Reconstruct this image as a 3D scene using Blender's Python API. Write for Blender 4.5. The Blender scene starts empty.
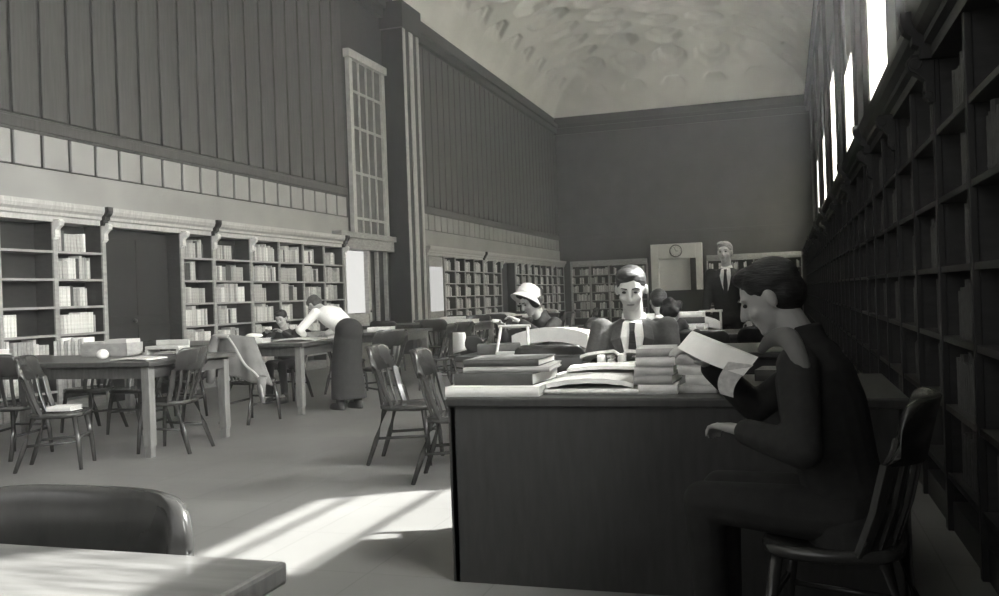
import bpy, math, random
from mathutils import Vector as V, Matrix, Euler, Quaternion
random.seed(7)
PI = math.pi
S = bpy.context.scene
COL = S.collection

# ------------------------------------------------------------ camera, sky, sun, exposure
F = 900.0
TH = math.radians(17.62)
ROLL = math.atan(.035)
cam_d = bpy.data.cameras.new('camera')
cam = bpy.data.objects.new('camera', cam_d)
COL.objects.link(cam)
S.camera = cam
cam_d.sensor_width = 36
cam_d.lens = F / 999 * 36
cam_d.clip_start = .05
cam_d.clip_end = 300
cam.matrix_world = (Matrix.Translation((0, 0, 1.2)) @ Matrix.Rotation(TH, 4, 'Z')
                    @ Matrix.Rotation(PI / 2 - .0011, 4, 'X') @ Matrix.Rotation(-ROLL, 4, 'Z'))

W = bpy.data.worlds.new('sky')
S.world = W
W.use_nodes = True
nt = W.node_tree
nt.nodes.clear()
o_ = nt.nodes.new('ShaderNodeOutputWorld')
bg = nt.nodes.new('ShaderNodeBackground')
tc = nt.nodes.new('ShaderNodeTexCoord')
sx = nt.nodes.new('ShaderNodeSeparateXYZ')
rp = nt.nodes.new('ShaderNodeValToRGB')
mr = nt.nodes.new('ShaderNodeMapRange')
nt.links.new(tc.outputs['Generated'], sx.inputs[0])
nt.links.new(sx.outputs[2], mr.inputs[0])
mr.inputs[1].default_value = -1
mr.inputs[2].default_value = 1
nt.links.new(mr.outputs[0], rp.inputs[0])
nt.links.new(rp.outputs[0], bg.inputs[0])
nt.links.new(bg.outputs[0], o_.inputs[0])
rp.color_ramp.elements[0].position = .47
rp.color_ramp.elements[0].color = (.85, .85, .835, 1)
rp.color_ramp.elements[1].position = .52
rp.color_ramp.elements[1].color = (1, 1, .985, 1)
SKY = 31
bg.inputs[1].default_value = SKY

sun_d = bpy.data.lights.new('sun', 'SUN')
sun = bpy.data.objects.new('sun', sun_d)
COL.objects.link(sun)
sun_d.energy = 12.5
sun_d.angle = math.radians(.8)
sun_d.color = (1, 1, .985)
SUN_DIR = V((-.68, -.45, -.77)).normalized()
sun.rotation_euler = SUN_DIR.to_track_quat('-Z', 'Y').to_euler()
sun.location = (6, 8, 12)

S.view_settings.view_transform = 'Standard'
S.view_settings.look = 'None'
S.view_settings.gamma = 1
S.view_settings.use_curve_mapping = False
S.view_settings.exposure = 1.22
S.cycles.max_bounces = 10
S.cycles.diffuse_bounces = 7
S.cycles.sample_clamp_indirect = 6
S.cycles.use_denoising = True

# ------------------------------------------------------------ helpers
class MB:
    def __init__(s):
        s.v = []; s.f = []; s.m = []
    def add(s, vs, fs, mi=0):
        n = len(s.v)
        s.v += [tuple(p) for p in vs]
        s.f += [tuple(i + n for i in f) for f in fs]
        s.m += [mi] * len(fs)
        return s
    def box(s, x0, x1, y0, y1, z0, z1, mi=0, M=None):
        vs = [V((x, y, z)) for z in (z0, z1) for y in (y0, y1) for x in (x0, x1)]
        if M: vs = [M @ p for p in vs]
        return s.add(vs, [(0, 2, 3, 1), (4, 5, 7, 6), (0, 1, 5, 4), (2, 6, 7, 3), (0, 4, 6, 2), (1, 3, 7, 5)], mi)
    def loft(s, rings, mi=0, cap=True):
        n = len(rings[0]); vs = [p for r in rings for p in r]; fs = []
        for k in range(len(rings) - 1):
            for i in range(n):
                j = (i + 1) % n
                fs.append((k * n + i, k * n + j, (k + 1) * n + j, (k + 1) * n + i))
        if cap:
            fs.append(tuple(range(n - 1, -1, -1)))
            fs.append(tuple((len(rings) - 1) * n + i for i in range(n)))
        return s.add(vs, fs, mi)
    def tube(s, pts, rad, n=10, mi=0, sx=1.0, up=(0, 0, 1)):
        pts = [V(p) for p in pts]
        if not hasattr(rad, '__len__'): rad = [rad] * len(pts)
        rings = []
        for i, p in enumerate(pts):
            d = (pts[min(i + 1, len(pts) - 1)] - pts[max(i - 1, 0)]).normalized()
            u = V(up)
            if abs(d.dot(u)) > .95: u = V((0, 1, 0)) if abs(d.y) < .9 else V((1, 0, 0))
            a = d.cross(u).normalized(); b = a.cross(d).normalized()
            rings.append([p + a * math.cos(2 * PI * k / n) * rad[i] * sx + b * math.sin(2 * PI * k / n) * rad[i] for k in range(n)])
        return s.loft(rings, mi)
    def rope(s, pts, rad, n=10, mi=0, sx=1.0, sub=6):
        pts = [V(p) for p in pts]; P2 = []; R2 = []
        for i in range(len(pts) - 1):
            p0, p1, p2, p3 = pts[max(i - 1, 0)], pts[i], pts[i + 1], pts[min(i + 2, len(pts) - 1)]
            for k in range(sub):
                t = k / sub
                P2.append(.5 * ((2 * p1) + (p2 - p0) * t + (2 * p0 - 5 * p1 + 4 * p2 - p3) * t * t + (3 * p1 - p0 - 3 * p2 + p3) * t ** 3))
                R2.append(rad[i] * (1 - t) + rad[i + 1] * t)
        P2.append(pts[-1]); R2.append(rad[-1])
        return s.tube(P2, R2, n, mi, sx)
    def cone(s, a, b, ra, rb, n=12, mi=0):          # round-ended tapered limb
        a = V(a); b = V(b); d = (b - a)
        if d.length < 1e-5: return s.ball(a, (ra, ra, ra))
        d.normalize()
        pts = []; rr = []
        for t in (-1, -.85, -.5, 0):
            pts.append(a + d * ra * t); rr.append(max(ra * math.sqrt(max(0, 1 - t * t)), ra * .08))
        for t in (0, .5, .85, 1):
            pts.append(b + d * rb * t); rr.append(max(rb * math.sqrt(max(0, 1 - t * t)), rb * .08))
        u = V((0, 0, 1)) if abs(d.z) < .9 else V((0, 1, 0))
        A = d.cross(u).normalized(); B = A.cross(d).normalized()
        rings = [[p + A * math.cos(2 * PI * k / n) * r + B * math.sin(2 * PI * k / n) * r for k in range(n)] for p, r in zip(pts, rr)]
        return s.loft(rings, mi)
    def ball(s, c, r, M=None, nu=16, nv=10, mi=0):
        c = V(c); rings = []
        for j in range(nv + 1):
            t = -PI / 2 + PI * j / nv
            cr = max(math.cos(t), .02)
            ring = []
            for k in range(nu):
                p = V((r[0] * cr * math.cos(2 * PI * k / nu), r[1] * cr * math.sin(2 * PI * k / nu), r[2] * math.sin(t)))
                if M: p = M @ p
                ring.append(c + p)
            rings.append(ring)
        return s.loft(rings, mi)
    def lathe(s, prof, c=(0, 0, 0), n=24, mi=0, sy=1.0, M=None):
        c = V(c); rings = []
        for r, z in prof:
            ring = [V((r * math.cos(2 * PI * k / n), r * sy * math.sin(2 * PI * k / n), z)) for k in range(n)]
            if M: ring = [M @ p for p in ring]
            rings.append([c + p for p in ring])
        return s.loft(rings, mi)
    def prism(s, poly, h0, h1, axis='z', mi=0, M=None):   # poly 2D, extruded
        def mk(a, b, h):
            return {'z': V((a, b, h)), 'y': V((a, h, b)), 'x': V((h, a, b))}[axis]
        r = [[mk(a, b, h) for a, b in poly] for h in (h0, h1)]
        if M: r = [[M @ p for p in q] for q in r]
        return s.loft(r, mi)
    def build(s, name, mats, parent=None, smooth=False, bevel=0, seg=2, loc=None):
        me = bpy.data.meshes.new(name)
        me.from_pydata(s.v, [], s.f)
        if not isinstance(mats, (list, tuple)): mats = [mats]
        for m in mats: me.materials.append(m)
        if len(mats) > 1: me.polygons.foreach_set('material_index', s.m)
        import bmesh as _b
        bm = _b.new(); bm.from_mesh(me)
        _b.ops.recalc_face_normals(bm, faces=bm.faces)
        bm.to_mesh(me); bm.free()
        if smooth: me.polygons.foreach_set('use_smooth', [True] * len(me.polygons))
        me.update()
        o = bpy.data.objects.new(name, me)
        COL.objects.link(o)
        if parent: o.parent = parent
        if loc: o.location = loc
        if bevel:
            b = o.modifiers.new('bevel', 'BEVEL'); b.width = bevel; b.segments = seg; b.limit_method = 'ANGLE'
            b.harden_normals = False
        return o

def tag(o, label, cat=None, group=None, kind=None):
    if label: o['label'] = label
    if cat: o['category'] = cat
    if group: o['group'] = group
    if kind: o['kind'] = kind
    return o

def empty(name, loc=(0, 0, 0), rz=0, label=None, cat=None, group=None):
    o = bpy.data.objects.new(name, None); COL.objects.link(o)
    o.empty_display_size = .1
    o.location = loc; o.rotation_euler = (0, 0, rz)
    return tag(o, label, cat, group)

def kids(o): return [c for c in list(CHILD.get(o.name, []))]
CHILD = {}
def copy_tree(o, loc, rz, label=None, group=None):
    r = o.copy(); COL.objects.link(r)
    r.location = loc; r.rotation_euler = (0, 0, rz)
    if label: r['label'] = label
    if group: r['group'] = group
    for ch in list(o.children):
        c = ch.copy(); COL.objects.link(c); c.parent = r
        for g in list(ch.children):
            d = g.copy(); COL.objects.link(d); d.parent = c
    return r

def struct(o):
    o['kind'] = 'structure'
    return o

T = (1.0, .993, .955)
def mat(name, v, rough=.6, var=.25, scale=6, stretch=(1, 1, 1), bump=.15, spec=.4, detail=4, coord='Object'):
    m = bpy.data.materials.new(name); m.use_nodes = True
    n = m.node_tree; b = n.nodes['Principled BSDF']
    b.inputs['Roughness'].default_value = rough
    b.inputs['Specular IOR Level'].default_value = spec
    t = n.nodes.new('ShaderNodeTexCoord'); mp = n.nodes.new('ShaderNodeMapping')
    mp.inputs['Scale'].default_value = stretch
    ns = n.nodes.new('ShaderNodeTexNoise'); ns.inputs['Scale'].default_value = scale; ns.inputs['Detail'].default_value = detail
    r = n.nodes.new('ShaderNodeValToRGB')
    r.color_ramp.elements[0].position = .3; r.color_ramp.elements[1].position = .7
    lo, hi = v * (1 - var), v * (1 + var)
    r.color_ramp.elements[0].color = (lo * T[0], lo * T[1], lo * T[2], 1)
    r.color_ramp.elements[1].color = (hi * T[0], hi * T[1], hi * T[2], 1)
    n.links.new(t.outputs[coord], mp.inputs[0]); n.links.new(mp.outputs[0], ns.inputs[0])
    n.links.new(ns.outputs[0], r.inputs[0]); n.links.new(r.outputs[0], b.inputs['Base Color'])
    if bump:
        bp = n.nodes.new('ShaderNodeBump'); bp.inputs['Strength'].default_value = bump; bp.inputs['Distance'].default_value = .01
        n.links.new(ns.outputs[0], bp.inputs['Height']); n.links.new(bp.outputs[0], b.inputs['Normal'])
    return m

M_ = dict(
    wall=mat('oak_panelling', .05, .5, .25, 5, (1, 6, .4), .1),
    wall_dark=mat('dark_oak', .022, .5, .25, 5, (1, 6, .4), .1),
    wall_band=mat('stone_band', .31, .7, .12, 1.2, (1, 1, 1), .05),
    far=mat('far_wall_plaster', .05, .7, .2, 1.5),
    trim=mat('light_oak_trim', .46, .45, .15, 8, (1, 4, 1), .1),
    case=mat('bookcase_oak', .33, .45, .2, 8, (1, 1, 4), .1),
    case_in=mat('bookcase_inner_boards', .035, .6, .2, 8, (1, 1, 4), .05),  # shade inside the cases painted into the boards' dark tone
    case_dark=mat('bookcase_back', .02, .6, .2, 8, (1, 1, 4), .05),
    ceil=mat('ceiling_plaster', .78, .9, .07, 1.0, bump=.05),
    table=mat('table_oak', .06, .35, .3, 6, (6, 1, 1), .08),
    table_near=mat('worn_table_top', .11, .3, .35, 7, (1, 5, 1), .05),
    table_leg=mat('table_leg_oak', .17, .4, .2, 8, (4, 4, 1), .08),
    desk=mat('dark_desk', .038, .45, .2, 6, (6, 1, 1), .05),
    chair=mat('chair_wood', .036, .22, .2, 8, (3, 3, 1), .04, .6),
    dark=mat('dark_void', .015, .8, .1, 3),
    metal=mat('dark_metal', .05, .35, .1, 10, bump=0),
    paper=mat('white_paper', .72, .7, .05, 20, bump=.03),
    paper2=mat('printed_page', .58, .7, .16, 60, bump=.03),
    pages=mat('page_edges', .5, .8, .12, 40, (1, 1, 30), .1),
    white=mat('white_cloth', .78, .8, .05, 9, bump=.2),
    shirt=mat('shirt_linen', .84, .8, .06, 9, bump=.2),
    suit=mat('dark_suit', .022, .85, .2, 30, bump=.1),
    suit2=mat('grey_suit', .06, .85, .15, 60, bump=.15),
    coat=mat('draped_coat_cloth', .17, .85, .25, 6, bump=.3),
    lining=mat('coat_lining', .42, .8, .1, 9, bump=.2),
    skirt=mat('dark_skirt', .02, .85, .2, 20, bump=.1),
    skin=mat('skin', .42, .5, .06, 8, bump=.03),
    hair_m=mat('brown_hair', .07, .55, .4, 25, (1, 1, 4), .5),
    hair=mat('dark_hair', .014, .55, .4, 25, (1, 1, 4), .5),
    hair_l=mat('grey_hair', .22, .55, .4, 25, (1, 1, 4), .5),
    straw=mat('pale_straw', .55, .8, .08, 40, (1, 1, 4), .4),
    shoe=mat('shoe_leather', .04, .35, .1, 10, bump=.05),
    lip=mat('lips', .16, .5, .05, 10, bump=0),
    eye=mat('eye_dark', .02, .2, .05, 10, bump=0),
    band=mat('hat_band', .05, .7, .1, 10),
    blind=mat('blind_cloth', .22, .9, .06, 4, bump=.1),
    clockface=mat('clock_face', .6, .4, .03, 10, bump=0),
    service=mat('service_frame_paint', .62, .6, .05, 3, bump=.02),
    corbel=mat('corbel_stone', .68, .5, .1, 14, bump=.1),
)
BOOKM = [mat('book_cloth_%s' % n, v, .7, .18, 14, (1, 1, 2), .15) for n, v in
         (('cream', 0.75), ('light', 0.62), ('mid', 0.45), ('tan', 0.52), ('dark', 0.07), ('grey', 0.33))]

def emis(name, v, s):
    m = bpy.data.materials.new(name); m.use_nodes = True
    n = m.node_tree; n.nodes.clear()
    e = n.nodes.new('ShaderNodeEmission'); o = n.nodes.new('ShaderNodeOutputMaterial')
    e.inputs[0].default_value = (v * T[0], v * T[1], v * T[2], 1); e.inputs[1].default_value = s
    n.links.new(e.outputs[0], o.inputs[0]); return m
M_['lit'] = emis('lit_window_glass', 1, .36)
M_['board_glow'] = emis('glowing_board_face', 1, .26)

def sheer():
    m = bpy.data.materials.new('sheer_cloth'); m.use_nodes = True
    n = m.node_tree; n.nodes.clear()
    a = n.nodes.new('ShaderNodeBsdfTranslucent'); b = n.nodes.new('ShaderNodeBsdfDiffuse'); mx = n.nodes.new('ShaderNodeMixShader'); o = n.nodes.new('ShaderNodeOutputMaterial')
    a.inputs[0].default_value = (.86, .85, .80, 1); b.inputs[0].default_value = (.8, .79, .75, 1); mx.inputs[0].default_value = .25
    n.links.new(a.outputs[0], mx.inputs[1]); n.links.new(b.outputs[0], mx.inputs[2]); n.links.new(mx.outputs[0], o.inputs[0]); return m
M_['sheer'] = sheer()
def glass():
    m = bpy.data.materials.new('window_glass'); m.use_nodes = True
    n = m.node_tree; n.nodes.clear()
    tr = n.nodes.new('ShaderNodeBsdfTransparent'); gl = n.nodes.new('ShaderNodeBsdfGlossy')
    fr = n.nodes.new('ShaderNodeFresnel'); mx = n.nodes.new('ShaderNodeMixShader'); o = n.nodes.new('ShaderNodeOutputMaterial')
    tr.inputs[0].default_value = (.93, .93, .92, 1); gl.inputs['Roughness'].default_value = .02; fr.inputs[0].default_value = 1.1
    n.links.new(fr.outputs[0], mx.inputs[0]); n.links.new(tr.outputs[0], mx.inputs[1]); n.links.new(gl.outputs[0], mx.inputs[2])
    n.links.new(mx.outputs[0], o.inputs[0]); return m
M_['glass'] = glass()

def floor_mat():
    m = mat('cork_tile_floor', .18, .42, .14, 1.1, (1, 1, 1), 0, .35)
    n = m.node_tree; b = n.nodes['Principled BSDF']
    t = n.nodes.new('ShaderNodeTexCoord'); br = n.nodes.new('ShaderNodeTexBrick')
    br.inputs['Scale'].default_value = 1; br.inputs['Mortar Size'].default_value = .004
    br.inputs['Brick Width'].default_value = .6; br.inputs['Row Height'].default_value = .6; br.offset = 0
    br.inputs['Color1'].default_value = (1, 1, 1, 1); br.inputs['Color2'].default_value = (.9, .9, .9, 1); br.inputs['Mortar'].default_value = (.7, .7, .7, 1)
    n.links.new(t.outputs['Object'], br.inputs[0])
    mx = n.nodes.new('ShaderNodeMix'); mx.data_type = 'RGBA'; mx.blend_type = 'MULTIPLY'; mx.inputs[0].default_value = 1
    r = [x for x in n.nodes if x.type == 'VALTORGB'][0]
    n.links.new(r.outputs[0], mx.inputs[6]); n.links.new(br.outputs[0], mx.inputs[7]); n.links.new(mx.outputs[2], b.inputs['Base Color'])
    return m
M_['floor'] = floor_mat()

# ------------------------------------------------------------ the room
XL, XR, YN, YF, ZT = -8.5, 1.05, -4.5, 34.7, 7.9
FL = -8.2          # left bookcase fronts
FR = .72           # right bookcase fronts
struct(MB().box(XL - .5, XR + .4, YN - .3, YF + .3, -.12, 0).build('floor', M_['floor']))

# left wall: panelled
wl = MB()
wl.box(XL - .35, XL, YN, YF, 0, ZT + .3)
struct(wl.build('wall_left', M_['wall_dark']))
def panel_run(y0, y1, z0, z1, w, d, m, nm):
    b = MB(); y = y0
    n = max(1, round((y1 - y0) / w)); w = (y1 - y0) / n
    for i in range(n):
        a = y0 + i * w + .028; c = y0 + (i + 1) * w - .028
        b.box(XL, XL + d, a, c, z0, z1)
    return struct(b.build(nm, m, bevel=.008))
ti = [0]
def trim(b, m, bevel=.01):
    ti[0] += 1
    return struct(b.build('trim_%d' % ti[0], m, bevel=bevel))
for (a, c) in ((YN, 16.6), (20.1, YF)):
    trim(MB().box(XL, XL + .05, a, c, 2.5, 2.93), M_['wall_band'])
    panel_run(a, c, 2.95, 3.36, .44, .035, M_['wall_band'], 'trim_%d' % (ti[0] + 1)); ti[0] += 1
    trim(MB().box(XL, XL + .07, a, c, 3.37, 3.5).box(XL, XL + .05, a, c, 3.34, 3.53), M_['wall'])
    panel_run(a, c, 3.55, 7.5, .44, .035, M_['wall'], 'trim_%d' % (ti[0] + 1)); ti[0] += 1
trim(MB().box(XL, XL + .12, YN, YF, 7.55, 7.9).box(XL, XL + .2, YN, YF, 7.75, 7.9), M_['wall_dark'])

# left wall tall window grille above the side door, y 16.9-18.5
lw = MB()
lw.box(XL, XL + .1, 16.78, 16.92, 2.6, 6.35).box(XL, XL + .1, 18.35, 18.5, 2.6, 6.35).box(XL, XL + .14, 16.7, 18.55, 6.25, 6.42)
for k in range(1, 4):
    y = 16.92 + k * 1.43 / 4
    lw.box(XL + .02, XL + .07, y - .02, y + .02, 2.6, 6.25)
for z in (2.62, 2.95, 3.9, 4.85, 5.6):
    lw.box(XL + .02, XL + .07, 16.9, 18.4, z - .025, z + .025)
win1 = struct(lw.build('window_1', M_['trim'], bevel=.006))
struct(MB().box(XL + .03, XL + .036, 16.92, 18.35, 2.6, 6.25).build('pane', mat('dim_leaded_glass', .10, .3, .3, 3), win1))
# side door under it
d = MB().box(XL, XL + .12, 15.95, 16.3, 0, 2.45).box(XL, XL + .12, 17.3, 17.42, 0, 2.3).box(XL, XL + .2, 15.9, 18.5, 2.28, 2.6).box(XL, XL + .26, 15.88, 18.5, 2.5, 2.62)
d.box(XL, XL + .1, 16.3, 17.3, 0, .95)
for y in (17.42, 17.85, 18.3): d.box(XL, XL + .08, y, y + .07, 0, 2.28)
door1 = struct(d.build('door_1', M_['case'], bevel=.008))
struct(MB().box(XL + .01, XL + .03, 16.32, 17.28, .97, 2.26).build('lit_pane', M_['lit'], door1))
struct(MB().lathe([(.0, 0), (.03, .01), (.035, .04), (0, .06)], M=Matrix.Rotation(PI / 2, 4, 'Y'), c=(XL + .1, 17.36, 1.0)).build('door_knob', M_['metal'], door1, True))
# big pier between the two bookcase runs
p = MB().box(XL, -7.98, 18.6, 19.5, 0, ZT).box(XL, -7.93, 18.5, 19.6, 0, .35).box(XL, -7.92, 18.5, 19.6, 7.3, 7.9)
trim(p, M_['wall_dark'], .01)
trim(MB().box(-7.98, -7.95, 18.6, 18.72, .35, 7.3).box(-7.98, -7.95, 19.38, 19.5, .35, 7.3).box(-7.98, -7.95, 18.95, 19.15, .35, 7.3), M_['trim'])

# right wall with tall windows
WINS = [(-3.2, -1.0, 4.35), (1.0, 3.1, 4.35), (5.4, 7.64, 4.38), (9.78, 11.9, 5.8), (13.95, 16.2, 4.7), (18.2, 20.6, 5.5), (22.7, 25.0, 5.0), (27.1, 29.4, 5.0), (31.4, 33.6, 5.2)]
ZS, ZH = 2.62, 6.25
wr = MB()
wr.box(XR, XR + .35, YN, YF, 0, ZS).box(XR, XR + .35, YN, YF, ZH, ZT + .3)
yy = YN
for a, c, zb in WINS:
    wr.box(XR, XR + .35, yy, a, ZS, ZH); yy = c
wr.box(XR, XR + .35, yy, YF, ZS, ZH)
struct(wr.build('wall_right', M_['wall_dark']))
CURT = ['in the widest visible window, nearest the camera', 'in the second visible window', 'in the third visible window', 'in the fourth visible window', 'in the fifth visible window', 'in the farthest window']
for i, (a, c, zb) in enumerate(WINS):
    f = MB()
    f.box(XR + .12, XR + .2, a, a + .06, ZS, ZH).box(XR + .12, XR + .2, c - .06, c, ZS, ZH).box(XR + .1, XR + .22, a, c, ZS, ZS + .08).box(XR + .12, XR + .2, a, c, ZH - .08, ZH)
    m_ = (a + c) / 2
    if i != 2: f.box(XR + .13, XR + .19, m_ - .03, m_ + .03, ZS, ZH)
    for z in (3.2, 3.76, 4.3, 4.9, 5.5): f.box(XR + .145, XR + .175, a, c, z - .018, z + .018)
    w = struct(f.build('window_%d' % (i + 2), M_['wall_dark']))
    struct(MB().box(XR + .158, XR + .162, a + .06, c - .06, ZS + .08, ZH - .08).build('glass_pane', M_['glass'], w))
    struct(MB().box(XR - .06, XR + .3, a - .05, c + .05, ZS - .05, ZS).build('window_sill', M_['case'], w))
    if i > 2: pass
    pl = bpy.data.lights.new('daylight_portal', 'AREA'); pl.shape = 'RECTANGLE'; pl.size = zb - ZS; pl.size_y = c - a
    pl.cycles.is_portal = True
    po = bpy.data.objects.new('daylight_portal', pl); COL.objects.link(po)
    po.location = (XR + .33, (a + c) / 2, (ZS + zb) / 2); po.rotation_euler = (0, -PI / 2, 0); po.rotation_euler = V((-1, 0, 0)).to_track_quat('-Z', 'Y').to_euler()
    pl.size, pl.size_y = c - a, zb - ZS
    if i > 2:
        n_ = 60; rr_ = []
        for k in range(n_ + 1):
            y_ = a + .01 + (c - a - .02) * k / n_; q_ = XR + .02 + .012 * math.sin(k * 1.3)
            rr_.append([V((q_, y_, ZS + .02)), V((q_, y_, zb)), V((q_ + .003, y_, zb)), V((q_ + .003, y_, ZS + .02))])
        so = MB().loft(rr_).build('sheer_curtain', M_['sheer'])
        tag(so, 'sunlit white sheer curtain ' + CURT[i - 3], 'curtain', 'sheer curtains on the tall windows')
    wn = ['in the window nearest the camera', 'in the second window from the front', 'in the third window from the front', 'in the fourth window from the front', 'in the fifth window from the front', 'in the sixth window from the front', 'in the seventh window from the front', 'in the eighth window from the front', 'in the farthest window']
    if True:
        b = MB().box(XR + .05, XR + .056, a + .02, c - .02, zb, ZH)
        bo = b.build('roller_blind', M_['blind'])
        tag(bo, 'grey cloth roller blind drawn part way down ' + wn[i], 'blind', 'roller blinds on the tall windows')
        MB().tube([(XR + .053, a + .02, zb), (XR + .053, c - .02, zb)], .012).build('hem_bar', M_['wall_dark'], bo)
        MB().tube([(XR + .053, a + .02, ZH - .03), (XR + .053, c - .02, ZH - .03)], .03).build('roller', M_['wall_dark'], bo)
trim(MB().box(XR - .12, XR, YN, YF, 7.55, 7.9).box(XR - .2, XR, YN, YF, 7.75, 7.9), M_['wall_dark'])
pr = MB()
for k in range(len(WINS) - 1):
    y0 = WINS[k][1] + .7; y1 = WINS[k + 1][0] - .7
    if y1 - y0 > .3: pr.box(XR - .08, XR, y0, y1, 2.55, 7.55)
trim(pr, M_['wall_dark'])

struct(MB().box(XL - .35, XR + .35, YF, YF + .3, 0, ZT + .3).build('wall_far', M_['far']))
trim(MB().box(XL, XR, YF - .1, YF, 7.5, 7.9).box(XL, XR, YF - .18, YF, 7.75, 7.9), M_['wall_dark'])
trim(MB().box(XL, XR, YF - .05, YF, 3.35, 3.5), M_['far'])
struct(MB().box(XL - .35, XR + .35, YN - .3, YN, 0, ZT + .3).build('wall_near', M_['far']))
fw = MB()  # bars added to frame the fill lamp behind the camera
for x_ in (-7.5, -5.7, -3.9, -2.1, -.3): fw.box(x_ - .05, x_ + .05, YN, YN + .1, 1.6, 6.6)
for z_ in (1.6, 3.3, 5.0, 6.6): fw.box(-7.5, -.3, YN, YN + .08, z_ - .05, z_ + .05)
fwo = struct(fw.build('window_20', M_['wall_dark']))
al_ = bpy.data.lights.new('rear_fill_light', 'AREA'); al_.shape = 'RECTANGLE'; al_.size = 7.0; al_.size_y = 4.8; al_.energy = 72; al_.color = (1, 1, .985)  # added fill lamp behind the camera, no window known there
ao_ = bpy.data.objects.new('rear_fill_light', al_); COL.objects.link(ao_)
ao_.location = (-3.9, YN + .02, 4.1); ao_.rotation_euler = V((0, 1, 0)).to_track_quat('-Z', 'Z').to_euler()

# coved, coffered plaster ceiling
def ceiling():
    b = MB(); NX, NY = 150, 620
    cx, cy = (XL + XR) / 2, (YN + YF) / 2
    hx, hy = (XR - XL) / 2 + .05, (YF - YN) / 2 + .05
    RC = 4.3
    def prof(dist):       # distance from wall -> rise, elliptical cove
        t = min(dist / RC, 1)
        return 2.3 * math.sqrt(max(0, 1 - (1 - t) ** 2))
    vs = []
    for j in range(NY + 1):
        for i in range(NX + 1):
            # denser sampling near the edges
            u = -1 + 2 * i / NX; v = -1 + 2 * j / NY
            x = cx + hx * u; y = cy + hy * v
            d = min(hx - abs(x - cx), hy - abs(y - cy))
            z = ZT + prof(max(d, 0))
            # octagonal coffers
            P_ = 1.5
            qx = ((x - cx) / P_ + .5) % 1 - .5; qy = ((y - cy) / P_ + .5) % 1 - .5
            oc = max(abs(qx), abs(qy), (abs(qx) + abs(qy)) * .72)
            k = min(max((.40 - oc) / .05, 0), 1)
            k2 = min(max((.26 - oc) / .05, 0), 1)
            if d > .5: z += .17 * k + .12 * k2
            vs.append((x, y, z))
    fs = [(j * (NX + 1) + i, j * (NX + 1) + i + 1, (j + 1) * (NX + 1) + i + 1, (j + 1) * (NX + 1) + i) for j in range(NY) for i in range(NX)]
    b.add(vs, fs)
    o = b.build('ceiling', M_['ceil'], smooth=True)
    s_ = o.modifiers.new('thick', 'SOLIDIFY'); s_.thickness = .2; s_.offset = 1
    struct(o)
ceiling()
# roof above keeps daylight out
struct(MB().box(XL - .5, XR + .5, YN - .5, YF + .5, 10.9, 11.1).box(XL - .5, XL - .3, YN, YF, ZT, 10.9).box(XR + .3, XR + .5, YN, YF, ZT, 10.9)
       .box(XL - .5, XR + .5, YF + .3, YF + .5, ZT, 10.9).box(XL - .5, XR + .5, YN - .5, YN - .3, ZT, 10.9).build('trim_roof', M_['wall_dark']))

hz = bpy.data.materials.new('dusty_air'); hz.use_nodes = True
n_ = hz.node_tree; n_.nodes.clear()
vs_ = n_.nodes.new('ShaderNodeVolumeScatter'); oo_ = n_.nodes.new('ShaderNodeOutputMaterial')
vs_.inputs['Density'].default_value = .0055; vs_.inputs['Anisotropy'].default_value = .25
n_.links.new(vs_.outputs[0], oo_.inputs['Volume'])
tag(MB().box(XL + .01, XR - .22, YN + .2, YF - .02, .005, 9.6).build('haze', hz), 'thin dusty haze hanging in the air of the reading room', 'haze', kind='stuff')

# ------------------------------------------------------------ bookcases
SH = [.28, .61, .94, 1.27, 1.60, 1.93]
SHT = 2.27
def corbel(parent, x, y, dx=1, m=None):
    b = MB()
    pts = []
    prof = [(0, 2.06), (.03, 2.07), (.05, 2.12), (.045, 2.17), (.075, 2.2), (.115, 2.225), (.125, 2.27), (.10, 2.30), (0, 2.30)]
    b.prism([(x + dx * a, c) for a, c in prof], y - .035, y + .035, 'y')
    b.tube([(x + dx * .085, y - .04, 2.255), (x + dx * .085, y + .04, 2.255)], .03, 12)
    b.tube([(x + dx * .03, y - .038, 2.10), (x + dx * .03, y + .038, 2.10)], .02, 10)
    return b.build('corbel', m or M_['corbel'], parent, bevel=.004)
def cornice(b, y0, y1, fx, dx, proj=0):
    x0 = fx - dx * .33
    prof = [(0, 2.27), (.02 + proj, 2.27), (.02 + proj, 2.33), (.05 + proj, 2.345), (.05 + proj, 2.38), (.085 + proj, 2.41), (.10 + proj, 2.45), (.10 + proj, 2.5), (0, 2.5)]
    poly = [(fx + dx * a if a else x0, z) for a, z in prof]
    b.prism(poly, y0, y1, 'y')
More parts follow.
